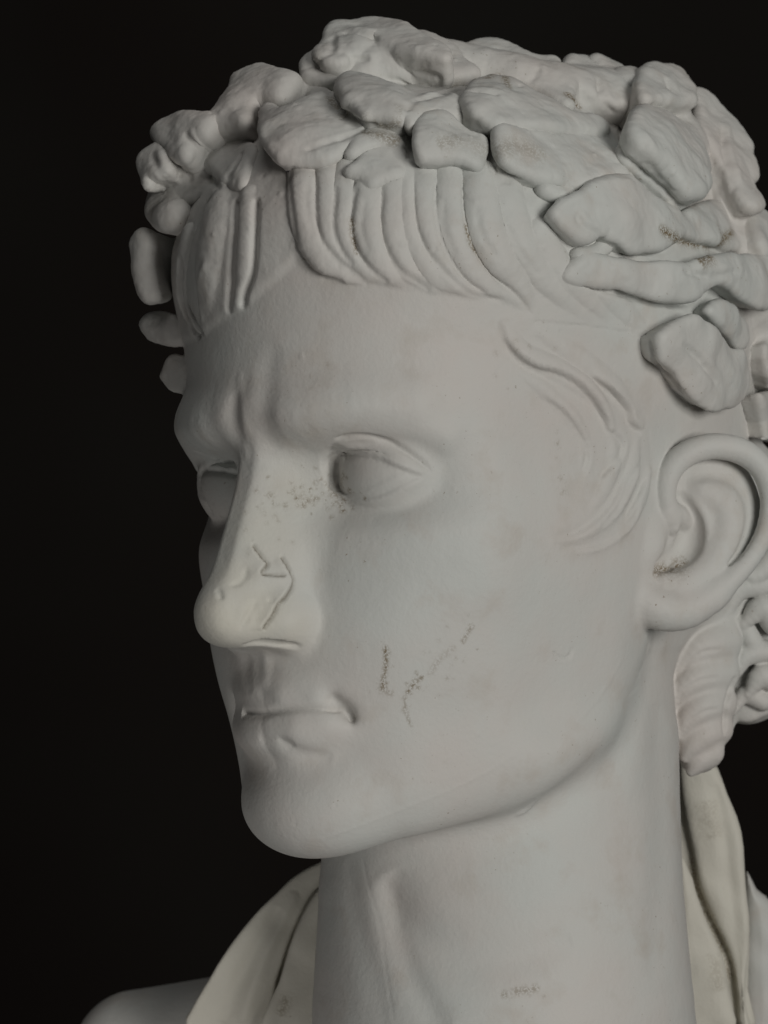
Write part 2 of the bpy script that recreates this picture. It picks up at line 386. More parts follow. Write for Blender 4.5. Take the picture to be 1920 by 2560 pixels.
LEAVES = dict(
 A=dict(T=.9, under=.4, mix=.6, poly=[(652,320),(667,286),(688,278),(711,286),(747,265),(777,231),(805,215),(850,250),(895,290),(912,324),(861,362),(819,392),(764,402),(722,409),(692,404),(667,383),(654,354)], grad=((680,340,.95),(880,290,.5))),
 B=dict(T=.85, tilt=.2, rnd=.35, dome=.3, mix=.5, poly=[(553,303),(587,261),(595,231),(638,202),(680,191),(709,206),(756,212),(756,231),(722,278),(700,284),(664,290),(650,320),(640,350),(590,355),(545,350)]),
 C=dict(T=.7, tilt=.2, rnd=.3, dome=.3, mix=.5, poly=[(401,362),(427,329),(481,305),(549,301),(557,320),(536,354),(511,371),(486,409),(460,417),(435,396),(418,379)]),
 D=dict(T=.4, rnd=.3, mix=.6, poly=[(355,417),(376,383),(418,362),(431,400),(431,442),(393,459),(384,485),(363,455)]),
 E=dict(T=.65, rnd=.3, dome=.3, mix=.6, poly=[(391,468),(422,451),(460,464),(469,506),(481,535),(473,565),(443,586),(410,582),(395,556),(391,514)]),
 F=dict(T=.7, mix=.5, poly=[(469,464),(486,438),(528,442),(553,472),(536,506),(481,527),(469,497)]),
 G=dict(T=.55, mix=.4, poly=[(503,400),(519,379),(570,362),(604,350),(625,362),(612,404),(595,451),(570,455),(536,430)]),
 H=dict(T=.4, mix=.8, back=.1, rnd=.3, dome=.4, tilt=0, poly=[(336,608),(351,583),(369,572),(383,590),(383,663),(394,717),(405,746),(380,759),(361,724),(340,655)]),
 H2=dict(T=.3, mix=.8, back=1.0, poly=[(390,627),(470,618),(475,720),(394,721)]),
 I=dict(T=.4, mix=.8, back=.1, rnd=.3, dome=.4, tilt=0, poly=[(361,804),(390,786),(430,786),(480,820),(475,868),(390,851)]),
 J=dict(T=.4, mix=.8, back=.1, rnd=.3, dome=.4, tilt=0, poly=[(405,941),(419,898),(446,880),(488,910),(490,981),(445,988),(419,963)]),
 K1=dict(T=.5, mix=.4, poly=[(789,177),(811,130),(836,96),(861,84),(900,76),(960,75),(1010,88),(1050,110),(1128,137),(1110,160),(1000,150),(950,120),(900,150),(870,180),(830,190)]),
 K2=dict(T=.9, mix=.5, poly=[(925,179),(943,142),(968,121),(1023,127),(1084,148),(1146,182),(1195,207),(1164,228),(1103,234),(1023,228),(974,204)]),
 K3=dict(T=1.0, mix=.5, poly=[(844,231),(853,270),(878,278),(908,303),(941,303),(1000,308),(1010,302),(1029,320),(1054,296),(1115,287),(1152,277),(1155,247),(1134,234),(1050,234),(960,215),(900,200),(860,205)]),
 K4=dict(T=.6, mix=.5, poly=[(760,215),(790,165),(830,170),(880,160),(925,180),(900,205),(860,205),(845,232),(800,235)]),
 L=dict(T=.85, mix=.35, poly=[(1032,345),(1048,302),(1109,287),(1177,320),(1220,339),(1214,394),(1195,419),(1134,400),(1054,413),(1029,382)]),
 M1=dict(T=.8, mix=.3, poly=[(1158,290),(1164,228),(1220,204),(1330,234),(1429,281),(1509,284),(1521,320),(1392,327),(1269,327),(1220,327)]),
 M2=dict(T=.7, mix=.2, poly=[(1226,345),(1257,330),(1380,327),(1435,394),(1423,450),(1330,450),(1244,419)], grad=((1240,370,.85),(1430,400,.35))),
 M3=dict(T=.45, mix=.2, poly=[(1380,330),(1510,310),(1560,380),(1590,420),(1500,450),(1420,470),(1360,440)]),
 N1=dict(T=.5, mix=.4, poly=[(1084,145),(1146,139),(1220,121),(1269,136),(1324,161),(1386,167),(1401,191),(1429,277),(1355,253),(1269,198),(1195,204),(1146,179)]),
 N2=dict(T=.55, mix=.35, poly=[(1401,185),(1423,170),(1490,167),(1533,191),(1552,234),(1582,287),(1503,287),(1435,259),(1410,222)]),
 N2b=dict(T=.35, mix=.4, back=.5, poly=[(1472,167),(1515,158),(1552,179),(1564,205),(1533,215)]),
 N3=dict(T=.6, mix=.35, poly=[(1582,216),(1601,185),(1644,178),(1693,191),(1718,228),(1718,277),(1638,281),(1595,284),(1570,253)]),
 O=dict(T=1.2, mix=.3, poly=[(1552,327),(1582,296),(1638,284),(1718,277),(1733,327),(1742,394),(1761,450),(1742,505),(1712,517),(1687,505),(1638,443),(1589,407),(1558,370)]),
 P=dict(T=.55, mix=.5, back=.3, poly=[(1721,234),(1761,247),(1810,296),(1853,357),(1865,419),(1874,456),(1868,480),(1884,536),(1841,542),(1785,443),(1742,339),(1724,277)]),
 Qa=dict(T=.75, tilt=.3, k=.12, mix=.2, poly=[(1367,536),(1392,505),(1435,493),(1490,456),(1570,444),(1638,493),(1693,517),(1687,560),(1705,591),(1650,622),(1576,628),(1521,603),(1503,591),(1453,606),(1410,585),(1380,560)]),
 Qb=dict(T=.5, tilt=.0, k=.3, mix=.2, poly=[(1638,560),(1699,536),(1773,505),(1841,542),(1865,585),(1853,628),(1791,610),(1730,597),(1669,579)]),
 Qc=dict(T=.6, mix=.4, poly=[(1850,560),(1880,535),(1905,545),(1935,575),(1945,650),(1870,655)]),
 R=dict(T=.75, k=.12, mix=.2, poly=[(1423,689),(1447,653),(1490,634),(1576,653),(1699,659),(1791,643),(1859,646),(1908,659),(1915,700),(1925,726),(1884,775),(1841,757),(1791,714),(1761,720),(1724,751),(1656,751),(1589,733),(1521,714),(1453,708)], grad=((1450,680,.45),(1850,690,1.1))),
 S=dict(T=.95, tilt=.2, mix=.2, poly=[(1630,847),(1651,821),(1708,795),(1738,791),(1769,812),(1782,821),(1829,865),(1860,878),(1873,934),(1864,990),(1838,1021),(1808,1025),(1764,1029),(1708,986),(1682,938),(1669,925),(1638,899)]),
 Ta=dict(T=.7, mix=.2, poly=[(1747,778),(1786,752),(1842,778),(1868,812),(1864,869),(1842,869),(1786,817)]),
 U=dict(T=.7, mix=.2, poly=[(1868,990),(1895,982),(1935,975),(1940,1085),(1895,1103),(1864,1095),(1855,1060)]),
 Ua=dict(T=.5, mix=.2, poly=[(1880,860),(1935,850),(1940,960),(1890,970)]),
 Va=dict(k=.25, T=.5, dep=99.0, rnd=.2, poly=[(1827,1716),(1854,1699),(1895,1691),(1940,1690),(1940,1765),(1895,1775),(1867,1795),(1839,1797),(1832,1818),(1829,1838),(1814,1846),(1808,1825),(1822,1795),(1818,1755)]),
 Sa=dict(T=.5, poly=[(1538,200),(1600,198),(1590,242),(1560,240)]),
 Sb=dict(T=.35, poly=[(1423,431),(1440,450),(1432,492),(1400,500),(1365,490),(1345,470),(1370,445)]),
 Sc=dict(T=.4, tilt=.2, poly=[(1430,450),(1490,425),(1560,425),(1602,440),(1560,450),(1490,454),(1440,472)]),
 Sd=dict(T=.35, tilt=.3, poly=[(1503,603),(1515,590),(1527,620),(1500,642),(1440,647),(1438,630),(1480,622)]),
 Se=dict(T=.45, tilt=.3, poly=[(905,330),(960,318),(985,330),(1010,362),(960,362),(925,372),(880,397),(868,385)]),
 Sf=dict(T=.3, poly=[(720,405),(750,400),(768,415),(742,442),(728,430)]),
 Sg=dict(T=.5, poly=[(1740,512),(1785,455),(1842,540),(1800,562),(1760,540)]),
 X=dict(T=.4, mix=.3, poly=[(861,438),(891,409),(920,366),(963,354),(1010,362),(1010,430),(958,455),(925,472),(899,447)]),
)
for i, (nm, a) in enumerate(LEAVES.items()): leaf(lab=1+i, **a)
leaf([(800,2185),(750,2182),(700,2222),(652,2268),(592,2340),(530,2440),(470,2580),(830,2580),(830,2300)], .3, 200, dep=99.6, k=.1, rnd=.3, dome=.4, sink=1.5)
leaf([(850,2140),(800,2150),(735,2186),(689,2230),(642,2276),(584,2346),(521,2444),(462,2580),(655,2580),(695,2450),(735,2328),(790,2225),(860,2180)], .42, 201, dep=99.0, k=.06, rnd=.18, dome=.15, sink=1.2)
leaf([(860,2170),(790,2225),(735,2325),(696,2450),(652,2580),(830,2580),(830,2300)], .45, 202, dep=98.0, k=.04, rnd=.2, dome=.3, sink=1.6)
leaf([(1680,1860),(1782,1893),(1822,1981),(1857,2074),(1869,2213),(1880,2329),(1876,2473),(1884,2580),(1680,2580)], .4, 205, dep=101.6, k=.1, rnd=.4, dome=.5, sink=2)
leaf([(1700,1880),(1782,1895),(1822,1981),(1857,2074),(1869,2213),(1880,2329),(1874,2473),(1880,2580),(1846,2580),(1830,2444),(1813,2375),(1772,2288),(1743,2213),(1726,2126),(1700,2000)], .5, 203, dep=101.0, k=.06, rnd=.35, dome=.5, sink=1.5)
leaf([(1690,2150),(1728,2180),(1744,2232),(1771,2305),(1810,2390),(1826,2457),(1840,2580),(1680,2580)], .5, 204, dep=100.3, k=.05, rnd=.3, dome=.4, sink=1.5)
leaf([(1855,2180),(1895,2215),(1945,2290),(1945,2580),(1855,2580)], .8, 0, dep=104, k=.2, rnd=.5, dome=.5, sink=1.5)
for i, pts in enumerate(([(1690,1700,97.0,.12),(1712,1655,96.9,.36),(1752,1618,97.0,.52),(1805,1610,97.6,.55)], [(1680,1768,96.8,.1),(1706,1722,96.7,.36),(1748,1690,96.9,.5),(1802,1682,97.5,.55)],
    [(1700,1838,96.7,.1),(1722,1795,96.7,.34),(1760,1765,96.9,.48),(1805,1758,97.5,.48)], [(1712,1895,96.8,.1),(1735,1858,96.8,.32),(1768,1832,97.0,.42),(1800,1822,97.5,.42)],
    [(1728,1930,97.0,.08),(1750,1900,97.0,.26),(1782,1882,97.2,.34)])):
    p = dpath(pts); PRIMS.append((lambda Q, p=p: chain(Q, p, 4, .02),   .2, pbox(p), 330+i, 'u'))
for pts in ([(1790,1470,98.8,1.2),(1762,1610,98.1,.95),(1750,1720,97.8,.9),(1742,1820,97.7,.8),(1744,1895,97.7,.55)],
            [(1910,1250,99.8,1.6),(1905,1450,99.6,1.5),(1890,1620,99.6,1.2),(1875,1745,99.4,.85)]):
    p = dpath(pts); PRIMS.append((lambda Q, p=p: chain(Q, p, 3), .8, pbox(p, 2.2), 100, 'u'))
for i, pts in enumerate(([(1850,1400),(1880,1440),(1930,1400)], [(1822,1520),(1850,1470),(1905,1462)], [(1860,1560),(1905,1520),(1935,1560)], [(1815,1590),(1850,1560),(1880,1610)], [(1838,1690),(1862,1640),(1920,1628)], [(1870,1735),(1905,1690),(1940,1710)], [(1832,1780),(1860,1738),(1905,1752)])):
    p = dpath([(x, y, 97.35+.12*j+.12*i, (.14, .3+.07*(i % 3), .36)[j]) for j, (x, y) in enumerate(pts)]); PRIMS.append((lambda Q, p=p: chain(Q, p, 4, .02), .1, pbox(p), 335+i, 'u'))
# locks of the fringe and the strands beyond the parting
LOCKS = [([(765,400,.42),(762,490,.44),(772,570,.42),(802,635,.36),(848,682,.24),(905,708,.07)], .02), ([(820,430,.34),(812,530,.36),(826,608,.36),(866,662,.26),(925,702,.07)], 0),
 ([(872,430,.36),(858,550,.4),(871,622,.38),(908,676,.26),(968,710,.07)], -.02), ([(928,430,.46),(915,550,.5),(935,635,.44),(978,690,.3),(1035,722,.07)], -.05),
 ([(984,430,.38),(980,550,.4),(998,636,.38),(1032,690,.28),(1090,730,.07)], -.04), ([(1022,430,.36),(1024,550,.36),(1050,636,.36),(1096,697,.26),(1160,732,.07)], -.06),
 ([(1062,440,.42),(1066,550,.42),(1092,636,.42),(1144,705,.32),(1240,755,.07)], -.07), ([(1124,430,.5),(1128,550,.5),(1154,636,.46),(1206,700,.36),(1318,772,.08)], -.1),
 ([(1195,440,.6),(1207,550,.6),(1242,636,.55),(1292,700,.4),(1345,790,.1)], -.1), ([(1262,470,.55),(1292,590,.6),(1348,676,.52),(1404,735,.4),(1500,815,.12)], -.13),
 ([(1350,590,.5),(1398,680,.5),(1452,728,.42),(1555,825,.13)], -.1), ([(1450,640,.45),(1500,720,.5),(1560,780,.4),(1625,830,.14)], -.14),
 ([(1262,812,.2),(1310,885,.32),(1400,930,.36),(1478,985,.32),(1518,1050,.2),(1524,1100,.08)], -.09), ([(1350,830,.3),(1440,890,.42),(1520,955,.4),(1565,1015,.28),(1590,1075,.1)], -.15),
 ([(1285,915,.14),(1360,975,.28),(1425,1040,.3),(1458,1110,.22),(1452,1190,.08)], -.09), ([(1590,1095,.2),(1578,1180,.34),(1540,1260,.34),(1475,1325,.24),(1385,1352,.06)], -.09),
 ([(1530,1100,.2),(1530,1170,.28),(1500,1240,.24),(1470,1280,.08)], -.09), ([(1620,1180,.2),(1602,1250,.28),(1560,1318,.24),(1490,1368,.16),(1410,1376,.05)], -.07),
 ([(624,490,.3),(620,590,.32),(611,680,.28),(595,775,.1)], -.1), ([(570,440,.7),(538,560,.85),(524,660,.85),(520,740,.65),(520,825,.2)], -.36),
 ([(478,590,.34),(462,680,.3),(466,760,.25),(492,830,.08)], .0)]
for i, (pts, off) in enumerate(LOCKS):
    p = hpath(pts, off); n_ = np.mean([hit(q[0], q[1])[1] for q in pts], 0); n_ /= np.linalg.norm(n_)
    PRIMS.append((lambda Q, p=p, n_=n_: band(Q, p, n_, 1.55), .07, pbox(p), 300+i, 'u'))
# soft body of the wreath under its leaves, and the curls on the nape
for pts, off, k, lab in (
    ([(455,440,.6),(540,380,.7),(640,310,.8),(760,245,.9),(880,205,.9)], -.45, .4, 101),
    ([(880,210,.9),(960,190,1.1),(1150,200,1.1),(1350,240,1.0),(1550,280,1.0),(1700,380,1.0),(1800,560,.9),(1860,720,.9),(1890,900,.9)], .02, .5, 101),):
    p = hpath(pts, off); PRIMS.append((lambda Q, p=p: chain(Q, p, 3), k, pbox(p), lab, 'u'))
V, Q, LAB = build_mesh(VOX)
print('mesh', len(V), len(Q), round(time.time()-t0, 1))
NRM = vnormals(V, Q)
BVH2 = BVHTree.FromPolygons(V.tolist(), Q.tolist())
rng = np.random.default_rng(4)

# smooth value noise on a lattice
def vnoise(P, scale, seed=0):
    r = np.random.default_rng(seed); T = r.random((32, 32, 32)).astype(f32)*2-1
    q = P/scale+37; i = np.floor(q).astype(int); f = q-i; f = f*f*(3-2*f); i &= 31; j = (i+1) & 31
    def g(a, b, c): return T[a, b, c]
    x0, y0, z0 = i.T; x1, y1, z1 = j.T; fx, fy, fz = f.T
    return (((g(x0,y0,z0)*(1-fx)+g(x1,y0,z0)*fx)*(1-fy)+(g(x0,y1,z0)*(1-fx)+g(x1,y1,z0)*fx)*fy)*(1-fz)
            + ((g(x0,y0,z1)*(1-fx)+g(x1,y0,z1)*fx)*(1-fy)+(g(x0,y1,z1)*(1-fx)+g(x1,y1,z1)*fx)*fy)*fz)

# hair cap: raised a little inside the hairline (angle round the head, height)
HL = [(440,862),(478,850),(510,838),(578,785),(607,775),(660,725),(700,690),(742,648),(765,665),(806,690),(870,712),(916,703),(980,714),(1041,705),(1078,730),(1177,742),(1269,756),(1322,780),(1245,800),(1256,860),(1300,917),(1361,985),(1417,1034),(1462,1100),(1469,1150),(1435,1250),(1372,1348),(1480,1385),(1570,1330),(1610,1230),(1640,1150)]
def unroll(X): return np.stack([np.arctan2(X[:, 0], -X[:, 1])*7.6, X[:, 2]], 1)
hp = unroll(np.array([hit(x, y, BVH)[0] for x, y in HL]))
near = hp[hp[:, 0] > 5]; far = near[::-1]*[-1, 1]
far = far[far[:, 0] < hp[0, 0]-.5]
PG = np.vstack([[(-24, 20), (-24, -6), (-15, -6)], far, hp, [(13, 1), (15, -6), (24, -6), (24, 20)]])
UV = unroll(V); HSD = -polysdf(UV[:, 0].astype(f32), UV[:, 1].astype(f32), PG)      # >0 in the hair
neckish = (UV[:, 1] < -8)
HAIR = sst(-.12, .22, HSD)*(.3+.7*sst(2.5, 7.0, V[:, 2]))*((LAB < 200) | (LAB >= 300))*(~neckish)

# strokes: ridges, grooves and steps drawn over the surface
DISP = np.zeros(len(V)); DIRT = np.zeros(len(V)); CRACK = np.zeros(len(V)); CREAM = np.zeros(len(V))
ORDER = np.argsort(V[:, 2]); ZS = V[ORDER, 2]
def near_pts(lo, hi):
    a, b = np.searchsorted(ZS, [lo[2], hi[2]]); i = ORDER[a:b]; Q_ = V[i]
    return i[(Q_[:, 0] > lo[0]) & (Q_[:, 0] < hi[0]) & (Q_[:, 1] > lo[1]) & (Q_[:, 1] < hi[1])]
def stroke(pts, w, h, kind='g', taper=(.15, .15), h2=None, w2=None, arr=None, n=6, wob=0, soft=.045):
    pts = np.asarray(pts, float); pp = catmull(pts, n)
    hs = [BVH2.ray_cast(Vector(CAM), Vector(ray(x, y))) for x, y in pp]
    ok = [i for i, q in enumerate(hs) if q[0] is not None]
    if len(ok) < 2: return
    X = np.array([hs[i][0] for i in ok]); NN = np.array([hs[i][1] for i in ok])
    T = np.array(ok)/(len(pp)-1)
    W_ = max(w, w2 or 0)*2.6
    idx = near_pts(X.min(0)-W_, X.max(0)+W_)
    if len(idx) == 0: return
    P = V[idx]; best = np.full(len(P), 1e9); S = np.zeros(len(P)); TT = np.zeros(len(P))
    for i in range(len(X)-1):
        a, ab = X[i], X[i+1]-X[i]; L2 = ab@ab
        if L2 > 1.5 or L2 < 1e-9: continue
        t = np.clip((P-a)@ab/L2, 0, 1); q = P-a-t[:, None]*ab
        nn = NN[i]+NN[i+1]; nn /= np.linalg.norm(nn)
        q = q-.7*(q@nn)[:, None]*nn
        d = (q*q).sum(1); m = d < best; best[m] = d[m]
        lat = np.cross(nn, ab/np.sqrt(L2)); S[m] = (q@lat)[m]; TT[m] = (T[i]+(T[i+1]-T[i])*t)[m]
    d = np.sqrt(best); ta, tb = taper
    env = np.clip(np.minimum(TT/max(ta, 1e-6), (1-TT)/max(tb, 1e-6)), 0, 1); env = np.sqrt(env*(2-env)) if True else env
    ww = w*(.35+.65*env)
    if wob: env = env*(1+wob*vnoise(P, .25, 3))
    facing = ((NRM[idx]@-fw) > -.35)*1.0
    if kind == 'g': v = h*np.exp(-(d/ww)**2)
    elif kind == 'v': v = h*np.clip(1-d/ww, 0, 1)
    else:   # step: raised on the left of the direction of travel, cut on the right
        h2_ = h if h2 is None else h2; w2_ = (w if w2 is None else w2)*(.35+.65*env)
        lr = .5+.5*np.tanh(S/soft)
        v = lr*h*np.exp(-(d/ww)**2)-(1-lr)*h2_*np.exp(-(d/w2_)**2)
    v = v*env*facing
    if arr is None: DISP[idx] += v
    else: arr[idx] = np.maximum(arr[idx], v)
def push(px, py, r, amp):
    p = BVH2.ray_cast(Vector(CAM), Vector(ray(px, py)))[0]
    if p is None: return
    p = np.array(p); i = near_pts(p-r*2.5, p+r*2.5); DISP[i] += amp*np.exp(-((V[i]-p)**2).sum(1)/(r*r))

DISP += .12*HAIR
# fine creases between the locks of the fringe
for p in ([(735,405),(730,472),(739,556),(760,641),(806,683),(862,706)], [(794,440),(792,535),(806,599),(849,653),(912,698)], [(895,470),(878,556),(891,620),(933,675),(972,706)],
          [(961,470),(955,554),(968,616),(998,671),(1041,702),(1076,724)], [(1032,450),(1038,554),(1066,622),(1115,683),(1177,733),(1262,750)],
          [(1152,450),(1158,560),(1177,622),(1220,683),(1281,726),(1322,774)], [(845,470),(838,560),(852,620),(885,665)], [(1085,460),(1088,560),(1115,640),(1165,700),(1215,733)]):
    stroke(p, .09, -.07, 'g', (.1, .1))
for p in ([(770,450),(768,520),(785,590)], [(915,500),(905,570),(925,630)], [(1110,500),(1112,570),(1140,640)], [(1190,520),(1205,590),(1245,650)], [(1265,560),(1300,630),(1350,690)]):
    stroke(p, .1, -.035, 'g', (.3, .3))
for p in ([(1256,843),(1300,891),(1343,917),(1395,930),(1443,956),(1486,999),(1512,1047),(1521,1086)], [(1478,938),(1530,977),(1569,1021),(1578,1056),(1604,1077)]):
    stroke(p, .42, .13, 's', (.3, .25), .13, .3, soft=.07)
for p in ([(1361,990),(1417,1034),(1460,1095),(1469,1142),(1456,1190)], [(1516,1068),(1557,1104),(1543,1154),(1494,1203)],
          [(1557,1203),(1534,1258),(1489,1307),(1435,1339),(1372,1348)], [(1602,1253),(1580,1307),(1534,1348),(1480,1371),(1403,1373)],
          [(1600,1160),(1570,1220),(1540,1280),(1500,1320)], [(1620,1190),(1590,1250),(1560,1300)]):
    stroke(p, .26, .055, 's', (.3, .3), .065, .2, soft=.06)
# creases of the strands on the far side of the parting
for p in ([(597,500),(592,609),(583,703),(575,782)], [(644,500),(642,590),(636,674),(618,724),(607,771)]): stroke(p, .12, -.2, 'g', (.05, .15))
stroke([(546,480),(503,554),(477,627),(466,699),(474,760),(495,807),(510,836)], .1, -.12, 'g', (.1, .1))
stroke([(455,640),(452,717),(459,771),(484,826),(503,840)], .12, -.2, 'g')
stroke([(517,652),(500,695),(503,760),(508,811)], .25, .06, 's', (.3, .3), .08, .2, soft=.08)
# mouth line, corner fold, crease over the chin, philtrum
stroke([(606,1781),(625,1783),(660,1784),(715,1773),(790,1771),(858,1776)], .11, -.15, 'g', (.02, .12))
push(660, 1812, .5, .06); push(740, 1815, .5, .06); push(810, 1812, .4, .04)
stroke([(856,1768),(872,1790),(884,1815)], .08, -.05, 'g', (.4, .4))
stroke([(650,1846),(700,1858),(725,1872),(770,1888),(830,1896)], .34, -.1, 'g', (.35, .5))
stroke([(690,1850),(714,1862),(735,1872)], .18, -.08, 'g', (.45, .45))
stroke([(663,1625),(666,1680),(655,1725)], .22, .06, 'g', (.3, .4)); stroke([(618,1635),(616,1690),(622,1735)], .3, -.05, 'g', (.3, .4))
stroke([(752,1470),(792,1500),(803,1560),(782,1606)], .16, -.05, 'g', (.5, .4))
push(725, 1560, .45, .09); push(672, 1480, .35, -.06); push(600, 1425, .4, -.05); push(640, 1540, .25, -.06); push(560, 1490, .22, .04); push(585, 1535, .3, -.04)
for p in ([(1700,1690),(1722,1655),(1760,1630),(1805,1622)], [(1695,1752),(1715,1722),(1755,1700),(1800,1694)], [(1712,1825),(1732,1798),(1765,1778),(1800,1772)]): stroke(p, .07, -.05, 'g', (.3, .3))
stroke([(1840,1690),(1818,1760),(1812,1840)], .1, -.14, 'g', (.2, .2))
# lids
stroke([(846,1128),(900,1133),(950,1147),(1005,1170),(1062,1190)], .22, .1, 's', (.1, .3), .07, .2)
stroke([(500,1181),(520,1177),(560,1180),(598,1187)], .1, -.1, 'g', (.1, .1)); stroke([(486,1128),(540,1147),(602,1163)], .14, -.1, 'g', (.2, .1)); stroke([(500,1181),(499,1215),(515,1262),(532,1290)], .1, -.08, 'g', (.1, .3)); stroke([(510,1168),(550,1168),(596,1175)], .12, .06, 'g', (.2, .2))
stroke([(848,1235),(905,1248),(960,1238),(1015,1210),(1060,1190)][::-1], .25, .055, 's', (.25, .25), .04, .15, soft=.05)
push(700, 1742, .3, .05); push(790, 1742, .3, .03)
# frown: groove beside the near brow, thin ridges over the bridge, lid crease
stroke([(690,860),(672,920),(660,985),(652,1045),(668,1095),(695,1128)], .5, -.085, 'g', (.8, .4))
stroke([(975,2180),(1005,2280),(1070,2365),(1180,2405),(1300,2395),(1430,2350)], .8, -.2, 'g', (.2, .6))
stroke([(960,2200),(990,2350),(1040,2470),(1110,2580)], .5, -.14, 'g', (.3, .2))
stroke([(870,2150),(890,2300),(930,2420),(960,2570)], .6, -.05, 'g', (.4, .3))
stroke([(1640,1760),(1652,1950),(1655,2150),(1635,2450)], 1.0, -.13, 'g', (.5, .5))
stroke([(1600,1680),(1585,1850),(1560,2000)], .9, .1, 'g', (.3, .6))
stroke([(905,2140),(930,2250),(950,2330),(962,2420),(985,2560)], .05, -.012, 'g', (.1, .1))
stroke([(598,930),(604,1010),(612,1080),(618,1150)], .22, .05, 'g', (.4, .4))
stroke([(590,980),(586,1060),(594,1130)], .3, -.05, 'g', (.4, .4))
stroke([(838,1098),(890,1090),(945,1096),(1000,1120),(1045,1150),(1080,1180)], .1, -.13, 'g', (.15, .4))
stroke([(836,1110),(832,1150),(834,1190),(826,1222)], .13, -.1, 'g', (.3, .35))
# folds and hollows carved in the leaves
for p in ([(811,231),(844,269),(882,280),(908,303),(946,307)], [(836,96),(832,130),(802,151),(790,177)], [(861,92),(912,96),(950,109)], [(865,143),(891,151),(925,155)], [(961,198),(998,204),(1017,222)],
          [(1041,173),(1091,182),(1103,204),(1072,219)], [(1011,284),(1041,259),(1084,250),(1146,234)], [(1164,234),(1244,247)], [(1435,536),(1453,566),(1503,591)], [(1515,597),(1576,634),(1638,634),(1699,603)],
          [(912,324),(861,345),(815,362),(764,383)], [(469,337),(486,371),(481,409)], [(439,442),(469,430),(481,455)], [(498,442),(536,455),(557,480)], [(574,455),(591,430),(612,388)], [(384,388),(397,417),(431,447)],
          [(1290,225),(1330,200),(1350,175)], [(1490,200),(1500,240),(1530,280)], [(1660,200),(1680,240)], [(1800,320),(1810,400),(1840,480)], [(1700,860),(1750,900),(1790,960)], [(1700,680),(1760,690),(1840,680)]):
    stroke(p, .13, -.11, 'g', (.3, .3), wob=.4); stroke([(x+12, y-8) for x, y in p], .16, .05, 'g', (.3, .3))
for p in ([(1017,320),(1032,351),(1026,394),(1054,419)], [(1226,345),(1235,394),(1263,431),(1300,443)], [(1546,320),(1552,370),(1595,413),(1656,468),(1699,511),(1730,523)], [(1453,708),(1521,728),(1589,748),(1638,760),(1718,758),(1761,722)], [(1630,850),(1640,900),(1680,945),(1710,990)]):
    stroke(p, .1, -.14, 'g', (.2, .2), wob=.4)
stroke([(1601,333),(1638,394),(1693,468)], .16, .08, 'g', (.3, .3)); stroke([(1400,520),(1490,470),(1580,462)], .15, .08, 'g', (.3, .3))
# pleats of the drapery
stroke([(700,2270),(640,2370),(590,2470),(560,2560)], .3, -.12, 'g'); stroke([(740,2230),(690,2330),(640,2440),(605,2560)], .25, .1, 'g')
stroke([(1790,1960),(1815,2100),(1830,2250),(1850,2400),(1860,2560)], .3, -.14, 'g', (.3, .1))
LF = ((LAB > 0) & (LAB < 200))*1.0+.35*(LAB >= 300)
DISP += (.03*HAIR+.06*LF)*vnoise(V, .95, 1)+(.015*HAIR+.016*LF)*vnoise(V, .42, 2)+(.006*HAIR+.006*LF)*vnoise(V, .17, 5)+(.004*HAIR+.004*LF)*vnoise(V, .1, 6)
DISP += .012*vnoise(V, 1.6, 8)

# cream repairs and drapery; brown grime where the photograph shows it
CREAM[(LAB >= 200) & (LAB < 300)] = 1
PX = proj(V); vis = (NRM@-fw) > -.2
def blot(px, py, r, amt, arr=DIRT, sq=1.0):
    p = BVH2.ray_cast(Vector(CAM), Vector(ray(px, py)))[0]
    if p is None: return
    p = np.array(p); i = near_pts(p-r*2.2, p+r*2.2); arr[i] = np.maximum(arr[i], amt*np.exp(-((V[i]-p)**2).sum(1)/(r*r)))
for px, py, r, a in ((560,1560,1.4,1), (640,1540,1.3,1), (590,1450,1.2,.8), (720,1580,1.0,.7), (650,1340,1.6,.6), (720,1230,1.0,.5)): blot(px, py, r, a, CREAM)
for p, w, a in (([(963,1612),(965,1650),(960,1690),(955,1730)], .075, .9), ([(950,1725),(985,1735)], .1, .4), ([(1015,1735),(1035,1710),(1060,1690)], .07, .8), ([(1155,1610),(1165,1590),(1185,1560)], .08, .5),
                ([(1070,1690),(1100,1650),(1140,1615)], .12, .25), ([(1012,1745),(1015,1780),(1030,1820)], .05, .5),
                ([(880,540),(885,590),(895,640)], .1, .9), ([(1158,560),(1170,610),(1190,640)], .08, .9), ([(760,640),(790,670)], .12, .6),
                ([(1640,570),(1700,600),(1770,610),(1830,580)], .16, 1), ([(1740,660),(1770,650)], .16, 1), ([(1210,205),(1250,195),(1270,230)], .12, .8), ([(1410,240),(1430,262),(1450,278)], .14, 1),
                ([(930,300),(960,310),(1000,305)], .14, .6), ([(1130,228),(1165,215),(1195,205)], .1, .7), ([(820,250),(850,275),(880,290)], .18, .6), ([(900,330),(960,345),(1000,360)], .2, .6),
                ([(1630,1432),(1680,1418),(1720,1400)], .2, .9), ([(1728,2140),(1745,2230),(1775,2300),(1812,2380),(1830,2460)], .16, .7), ([(1760,2000),(1780,2100)], .5, .22), ([(1780,2380),(1800,2480)], .3, .25),
                ([(1250,2490),(1310,2475),(1350,2470)], .12, .5), ([(700,2540),(720,2490)], .2, .5), ([(860,1180),(850,1215)], .12, .5), ([(1230,380),(1300,370),(1360,400)], .4, .3), ([(1090,370),(1150,350)], .3, .35)):
    stroke(p, w, a, 'g', (.1, .1), arr=DIRT)
